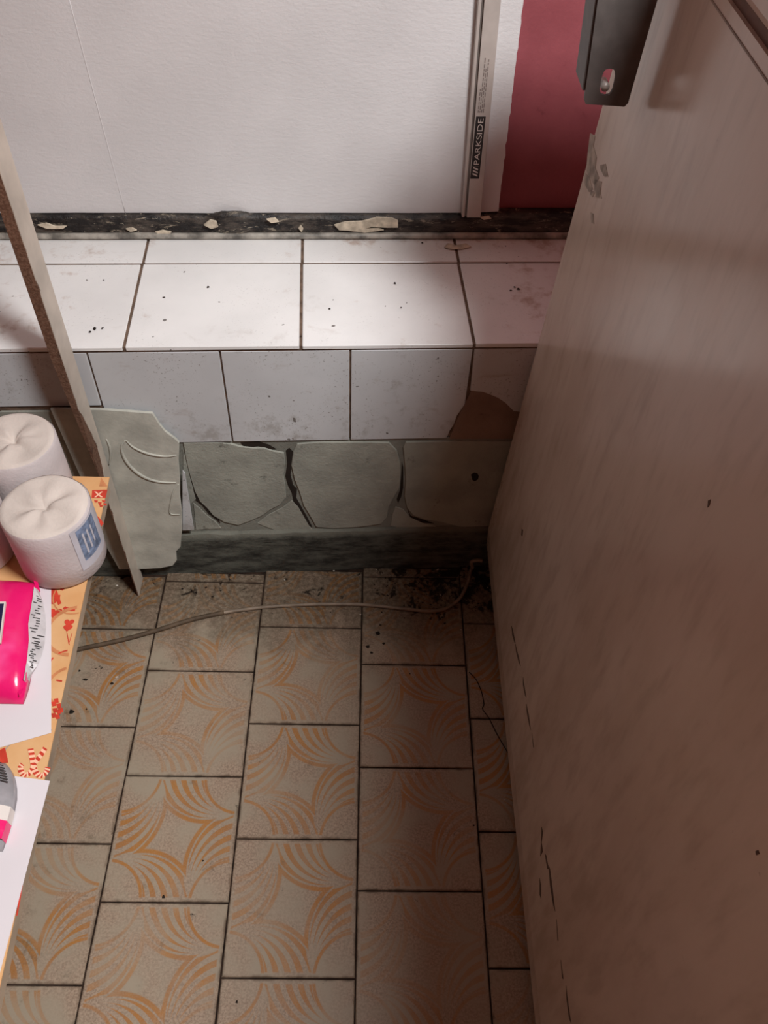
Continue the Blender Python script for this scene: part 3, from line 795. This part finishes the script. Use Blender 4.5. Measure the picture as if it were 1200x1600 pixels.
def sheet(name, px_corner, e1, e2, label):
    c = onz(*px_corner, TZ+.0006); c = Vector((c.x, c.y, TZ+.0007))
    return put(name, prism(name, [c, c+e1, c+e1+e2, c+e2] if e1.cross(e2).z > 0 else [c, c+e2, c+e1+e2, c+e1], ZX, .0003, M_paper), label=label, cat='paper')
a = onz(80, 1145, TZ); b_ = onz(80, 920, TZ); c = onz(0, 1168, TZ)
d1 = (b_-a).normalized(); d2 = (c-a).normalized()
s1 = sheet('paper_sheet', (80, 1145), d1*.205, d2*.290, 'white paper sheet under the pink packet and the tissue roll')
a = onz(78, 1220, TZ); b_ = onz(5, 1500, TZ); c = onz(0, 1210, TZ)
d1 = (b_-a).normalized(); d2 = (c-a).normalized()
s2 = sheet('paper_sheet', (78, 1220), d1*.295, d2*.21, 'white paper sheet in the lower left corner under the striped grey packet')

# ------------------------------------------------------------------ tissue rolls
def roll(center, r, h, rz, label, group='tissue rolls on the table', lbl=False, seed=0, top_tilt=0.0):
    z0 = TZ + .0016
    t = empty('tissue_roll', (center[0], center[1], z0), label=label, cat='toilet paper', group=group)
    t.rotation_euler = (0, 0, rz)
    n = 64; V, Fc = [], []
    levels = [(0.94, 0), (1, .004), (1.0, .35*h), (1.0, .7*h), (1.0, h-.004), (.97, h-.0008)]
    for q, z in levels:
        for k in range(n):
            a = 2*math.pi*k/n; d = 1 + .012*noise.noise(Vector((math.cos(a)*1.5, math.sin(a)*1.5, z*14+seed)))
            V.append((math.cos(a)*r*q*d, math.sin(a)*r*q*d, z))
    for i in range(len(levels)-1):
        for k in range(n): Fc.append((i*n+k, i*n+(k+1) % n, (i+1)*n+(k+1) % n, (i+1)*n+k))
    Fc.append(tuple(range(n))[::-1])
    put('paper_body', mesh('paper_body', V, Fc, M_tissue, True), t)
    # folded end drawn in to the centre
    V, Fc = [], []; R_ = 14
    for i in range(R_+1):
        q = 1 - i/R_
        for k in range(n):
            a = 2*math.pi*k/n
            f = math.sin(a*3+seed*1.7)*.5 + math.sin(a*5+seed*.9+q*2)*.35 + .5*noise.noise(Vector((math.cos(a)*2.2, math.sin(a)*2.2, seed+q*2)))
            am = .0042*math.sin(math.pi*min(1, max(0, (1-q)*1.0)))**.8*(1 if q > .12 else q/.12)
            z = h + f*am - .007*math.exp(-(q/.14)**2) + .0008
            rr = max(q, .03)*r*.985*(1 + .012*noise.noise(Vector((math.cos(a)*1.5, math.sin(a)*1.5, h*14+seed))))
            V.append((math.cos(a)*rr, math.sin(a)*rr, z if i else h-.0025))
    for i in range(R_):
        for k in range(n): Fc.append((i*n+k, i*n+(k+1) % n, (i+1)*n+(k+1) % n, (i+1)*n+k))
    Fc.append(tuple(R_*n+k for k in range(n)))
    put('folded_end', mesh('folded_end', V, Fc, M_fold, True), t)
    if lbl:
        def patch(name, a0, a1, za, zb_, mat, off, par):
            V, Fc = [], []; N_ = 12
            for i in range(N_+1):
                a = a0+(a1-a0)*i/N_
                for z in (za, zb_): V.append((math.cos(a)*(r*1.0+off), math.sin(a)*(r*1.0+off), z))
            for i in range(N_): Fc.append((2*i, 2*i+2, 2*i+3, 2*i+1))
            return put(name, mesh(name, V, Fc, mat, True), par)
        lb = patch('printed_label', -1.0, .75, .022, .094, M_film, .0008, t)
        patch('label_print', -.86, -.22, .036, .090, M_blue, .0011, lb)
        for i, aa in enumerate((-.74, -.60, -.46)): patch('label_line', aa, aa+.05, .045+.003*i, .080, M_film, .0014, lb)
    return t
roll((-.3660, -.411), .0515, .0985, .2, 'front tissue roll with blue-grey printed label beside the cloth edge', lbl=True, seed=1)
roll((-.4790, -.402), .0515, .0985, 1.1, 'tissue roll cut off by the left frame edge above the pink packet', seed=4)
roll((-.4320, -.3040), .0515, .0985, 2.3, 'tissue roll directly behind the labelled one near the upright', seed=8)

# ------------------------------------------------------------------ packets
def packet(name, px_edge, z_mid, height, xl, label, mats, seed, extra=None):
    """pillow pack: outline from the visible right side, closed on the left"""
    z0 = TZ + .0012
    E = [onz(x, y, z0+height*.7) for x, y in px_edge]
    y0, y1 = max(p.y for p in E), min(p.y for p in E)
    t = empty(name, (sum(p.x for p in E)/len(E)-.05, (y0+y1)/2, z0), label=label, cat='packet')
    # top skin: grid from xl to the right rim
    NY, NX = 26, 16
    def rim(y):
        for a, b_ in zip(E, E[1:]):
            if b_.y <= y <= a.y:
                return a.x + (b_.x-a.x)*((a.y-y)/(a.y-b_.y) if abs(a.y-b_.y) > 1e-6 else 0)
        return E[0].x if y > E[0].y else E[-1].x
    bm = bmesh.new(); T, Bt = [], []
    for i in range(NY+1):
        s = i/NY; y = y0+(y1-y0)*s; xr = rim(y); a, b2 = [], []
        for j in range(NX+1):
            q = j/NX; x = xl+(xr-xl)*q
            prof = (max(0, 1-abs(2*s-1)**3.2))**.5
            pr = min(1, (1-q)*NX/3.0); pr = .62 + .38*math.sin(pr*math.pi/2)
            zz = z0 + max(.0016, height*prof*pr*(1+.07*noise.noise(Vector((x*26, y*26, seed)))))
            a.append(bm.verts.new((x, y, zz))); b2.append(bm.verts.new((x, y, z0)))
        T.append(a); Bt.append(b2)
    for i in range(NY):
        for j in range(NX):
            bm.faces.new((T[i][j], T[i][j+1], T[i+1][j+1], T[i+1][j])); bm.faces.new((Bt[i][j], Bt[i+1][j], Bt[i+1][j+1], Bt[i][j+1]))
        bm.faces.new((T[i][NX], Bt[i][NX], Bt[i+1][NX], T[i+1][NX])); bm.faces.new((T[i][0], T[i+1][0], Bt[i+1][0], Bt[i][0]))
    for j in range(NX):
        bm.faces.new((T[0][j], Bt[0][j], Bt[0][j+1], T[0][j+1])); bm.faces.new((T[NY][j], T[NY][j+1], Bt[NY][j+1], Bt[NY][j]))
    keep(put('film_body', from_bm('film_body', bm, mats[0], True)), t)
    return t, rim, z0, (y0, y1)
pk, rim, z0, (ya, yb_) = packet('wipes_packet', [(52,896),(55,905),(53,925),(49,950),(45,970),(45,985),(46,1000),(43,1030),(38,1058),(33,1075),(28,1086)], 0, .030, -.56,
    'glossy pink wipes packet with silver side lying on the upper white sheet', (M_pink,), 3)
# silver side gusset bulging out to the right
G_out = [(60,922),(67,940),(71,960),(72,980),(70,1005),(66,1022),(60,1038),(50,1050),(42,1060),(36,1066)]
bm = bmesh.new(); top, mid, bot = [], [], []
for i, (x, y) in enumerate(G_out):
    o_ = onz(x, y, z0+.013); s = i/(len(G_out)-1)
    xin = rim(o_.y)-.001
    top.append(bm.verts.new((xin, o_.y, z0+.0195))); mid.append(bm.verts.new((max(o_.x, xin+.001), o_.y, z0+.013))); bot.append(bm.verts.new((xin, o_.y, z0+.0008)))
for i in range(len(G_out)-1):
    bm.faces.new((top[i], mid[i], mid[i+1], top[i+1])); bm.faces.new((mid[i], bot[i], bot[i+1], mid[i+1])); bm.faces.new((top[i], top[i+1], bot[i+1], bot[i]))
bm.faces.new((top[0], bot[0], mid[0])); bm.faces.new((top[-1], mid[-1], bot[-1]))
gus = keep(put('silver_side', from_bm('silver_side', bm, M_silver)), pk); gus['label'] = 'silver grey printed side gusset'
rnd = random.Random(5)
bm = bmesh.new()
nseg = 46
for k in range(nseg):
    f = (k+.5)/nseg*(len(G_out)-1.001); i = int(f); q = f-i
    a_ = onz(*[G_out[i][c]+(G_out[i+1][c]-G_out[i][c])*q for c in (0, 1)], z0+.0133); xin = rim(a_.y)
    L = a_.x - xin
    if L < .006: continue
    s0 = rnd.uniform(.05, .5); s1 = min(.97, s0+rnd.uniform(.2, .5)); hw_ = .0006
    za = z0+.0200 + (.0135-.0200)*s0; zb_ = z0+.0200+(.0135-.0200)*s1
    bm.faces.new([bm.verts.new(v) for v in ((xin+L*s0, a_.y-hw_, za), (xin+L*s1, a_.y-hw_, zb_), (xin+L*s1, a_.y+hw_, zb_), (xin+L*s0, a_.y+hw_, za))])
put('side_print', from_bm('side_print', bm, M_black), gus)
# corner fins
for px in ([(50,897),(56,898),(63,924),(56,922)], [(36,1062),(46,1052),(38,1072),(30,1088),(28,1082)]):
    keep(put('film_fin', prism('film_fin', [onz(x, y, z0+.0125) for x, y in px][::-1], ZX, .0010, M_pink)), pk)
def pkdec(name, px, mat, dz=.0012): 
    pts_ = [onz(x, y, z0+.0335+dz) for x, y in px]
    return keep(put(name, prism(name, pts_[::-1], ZX, .003, mat)), pk)
pkdec('white_frame', [(-60,941),(9,940),(7,955),(1,1004),(-60,1010)], M_white)
pkdec('navy_square', [(-60,945),(6,943),(4,957),(-1,998),(-60,1004)], M_navy, .0016)

pk2, rim2, z2, _ = packet('striped_packet', [(0,1183),(8,1190),(14,1199),(18,1210),(20,1224),(20,1240),(17,1256),(13,1272),(8,1290),(2,1308),(-3,1322)], 0, .022, -.50,
    'grey striped packet with pink edge lying on the lower white sheet', (M_silverd,), 9)
bm = bmesh.new()
for k in range(9):
    y = onz(10, 1190+k*4.2, z2+.012).y; xr = rim2(y)
    bm.faces.new([bm.verts.new(v) for v in ((xr-.030, y+.004, z2+.0225), (xr-.003, y-.001, z2+.0185), (xr-.003, y-.0022, z2+.0185), (xr-.030, y+.0028, z2+.0225))])
keep(put('black_stripes', from_bm('black_stripes', bm, M_black)), pk2)
for k, (f0, f1, mm) in enumerate(((1262, 1284, M_white), (1284, 1312, M_pink))):
    ya_, yb2 = onz(8, f0, z2+.012).y, onz(4, f1, z2+.012).y
    bm = bmesh.new(); q = []
    for y in (ya_, (ya_+yb2)/2, yb2):
        xr = rim2(y); q.append([bm.verts.new((xr+.0006, y, z2+.001)), bm.verts.new((xr+.0004, y, z2+.0150)), bm.verts.new((xr-.012, y, z2+.0225)), bm.verts.new((xr-.03, y, z2+.0245))])
    for i in range(2):
        for j in range(3): bm.faces.new((q[i][j], q[i+1][j], q[i+1][j+1], q[i][j+1]))
    keep(put('printed_band', from_bm('printed_band', bm, mm)), pk2)

# ------------------------------------------------------------------ crumbs, threads, flakes
def crumbs(name, spots, mat, label, cat, zf):
    bm = bmesh.new(); rn = random.Random(len(spots))
    for (p, s) in spots:
        vs_ = []
        for k in range(6):
            a = k*math.pi/3 + rn.uniform(-.3, .3); vs_.append(bm.verts.new((p.x+math.cos(a)*s*rn.uniform(.5, 1.2), p.y+math.sin(a)*s*rn.uniform(.4, 1.0), zf)))
        tp = bm.verts.new((p.x, p.y, zf+s*rn.uniform(.35, .8)))
        for k in range(6): bm.faces.new((vs_[k], vs_[(k+1) % 6], tp))
        bm.faces.new(vs_[::-1])
    return put(name, from_bm(name, bm, mat), label=label, cat=cat, kind='stuff')
rn = random.Random(11)
sp = [(onz(x, y, 0), s) for x, y, s in ((412,880,.0022),(522,892,.0024),(588,890,.002),(445,906,.0018),(168,897,.003),(183,915,.0028),(182,1058,.003),(700,878,.003),(703,872,.002),(684,890,.003),(762,918,.0018),(766,922,.002),(563,960,.0022),(720,984,.002),(688,930,.002),(789,1250,.0024),(757,1062,.0015),(690,882,.003))]
crumbs('plaster_crumbs', sp, M_crumb, 'pale plaster crumbs scattered on the floor along the step', 'crumbs', .0004)
sp = []
for k in range(150):
    x = rn.gauss(660, 70); y = rn.gauss(925, 26)
    if 575 < x < 765 and 888 < y < 1015: sp.append((onz(x, y, 0), rn.uniform(.0008, .0030)))
for k in range(60): sp.append((onz(rn.uniform(140, 560), rn.uniform(896, 965), 0), rn.uniform(.0006, .0018)))
for x, y, s in ((255,1402,.004),(317,1345,.0022),(285,920,.003),(322,918,.003),(345,923,.0025),(370,1565,.003),(640,1053,.0018),(124,1048,.003),(133,1062,.005),(112,1112,.006),(135,1108,.003),(175,1068,.004),(740,1290,.002),(575,1010,.005),(580,1020,.004),(590,990,.006),(600,1005,.004)): sp.append((onz(x, y, 0), s))
sp = [q for q in sp if q[0].y < q[0].x*TH-.014 and q[0].x < .245]
def cord_gap(p):
    best = 9
    for a_, b2 in zip(cp[:16], cp[1:16]):
        d = b2-a_; t_ = max(0, min(1, (p-a_).dot(d)/d.dot(d))); best = min(best, ((a_+d*t_)-p).xy.length)
    return best
sp = [q for q in sp if cord_gap(q[0]) > q[1]*1.3+.006]
crumbs('dirt_crumbs', sp, M_dirt, 'black dirt crumbs gathered on the floor near the cable', 'dirt', .0004)
sp = []
for x, y, s in ((256,465,.0025),(325,449,.003),(515,483,.0025),(627,481,.002),(617,443,.003),(809,452,.004),(804,449,.0025),(798,454,.0025),(792,412,.002),(470,526,.002),(148,514,.005),(141,519,.003),(160,513,.003),(136,438,.002),(162,438,.002),(660,380,.003),(790,385,.002)): sp.append((onz(x, y, ZT), s))
crumbs('ledge_crumbs', sp, M_dirt, 'dark specks of dirt lying on the white ledge tiles', 'dirt', ZT+.0008)
put('dark_thread', tube('dark_thread', [onz(x, y, .0016) for x, y in ((733,1050),(744,1062),(752,1080),(756,1100),(754,1108),(764,1122),(776,1146),(790,1170),(802,1190))], .0009, M_dirt, 6),
    label='thin dark thread lying on the floor tiles beside the freezer', cat='thread')
put('paint_curl', prism('paint_curl', [onz(x, y, ZT+.0022) for x, y in ((694,386),(704,389),(722,389),(736,385),(728,380),(712,383),(700,380))][::-1], ZX, .0010, M_flake),
    label='curled flake of cream paint lying on the ledge below the aluminium bar', cat='paint flake')
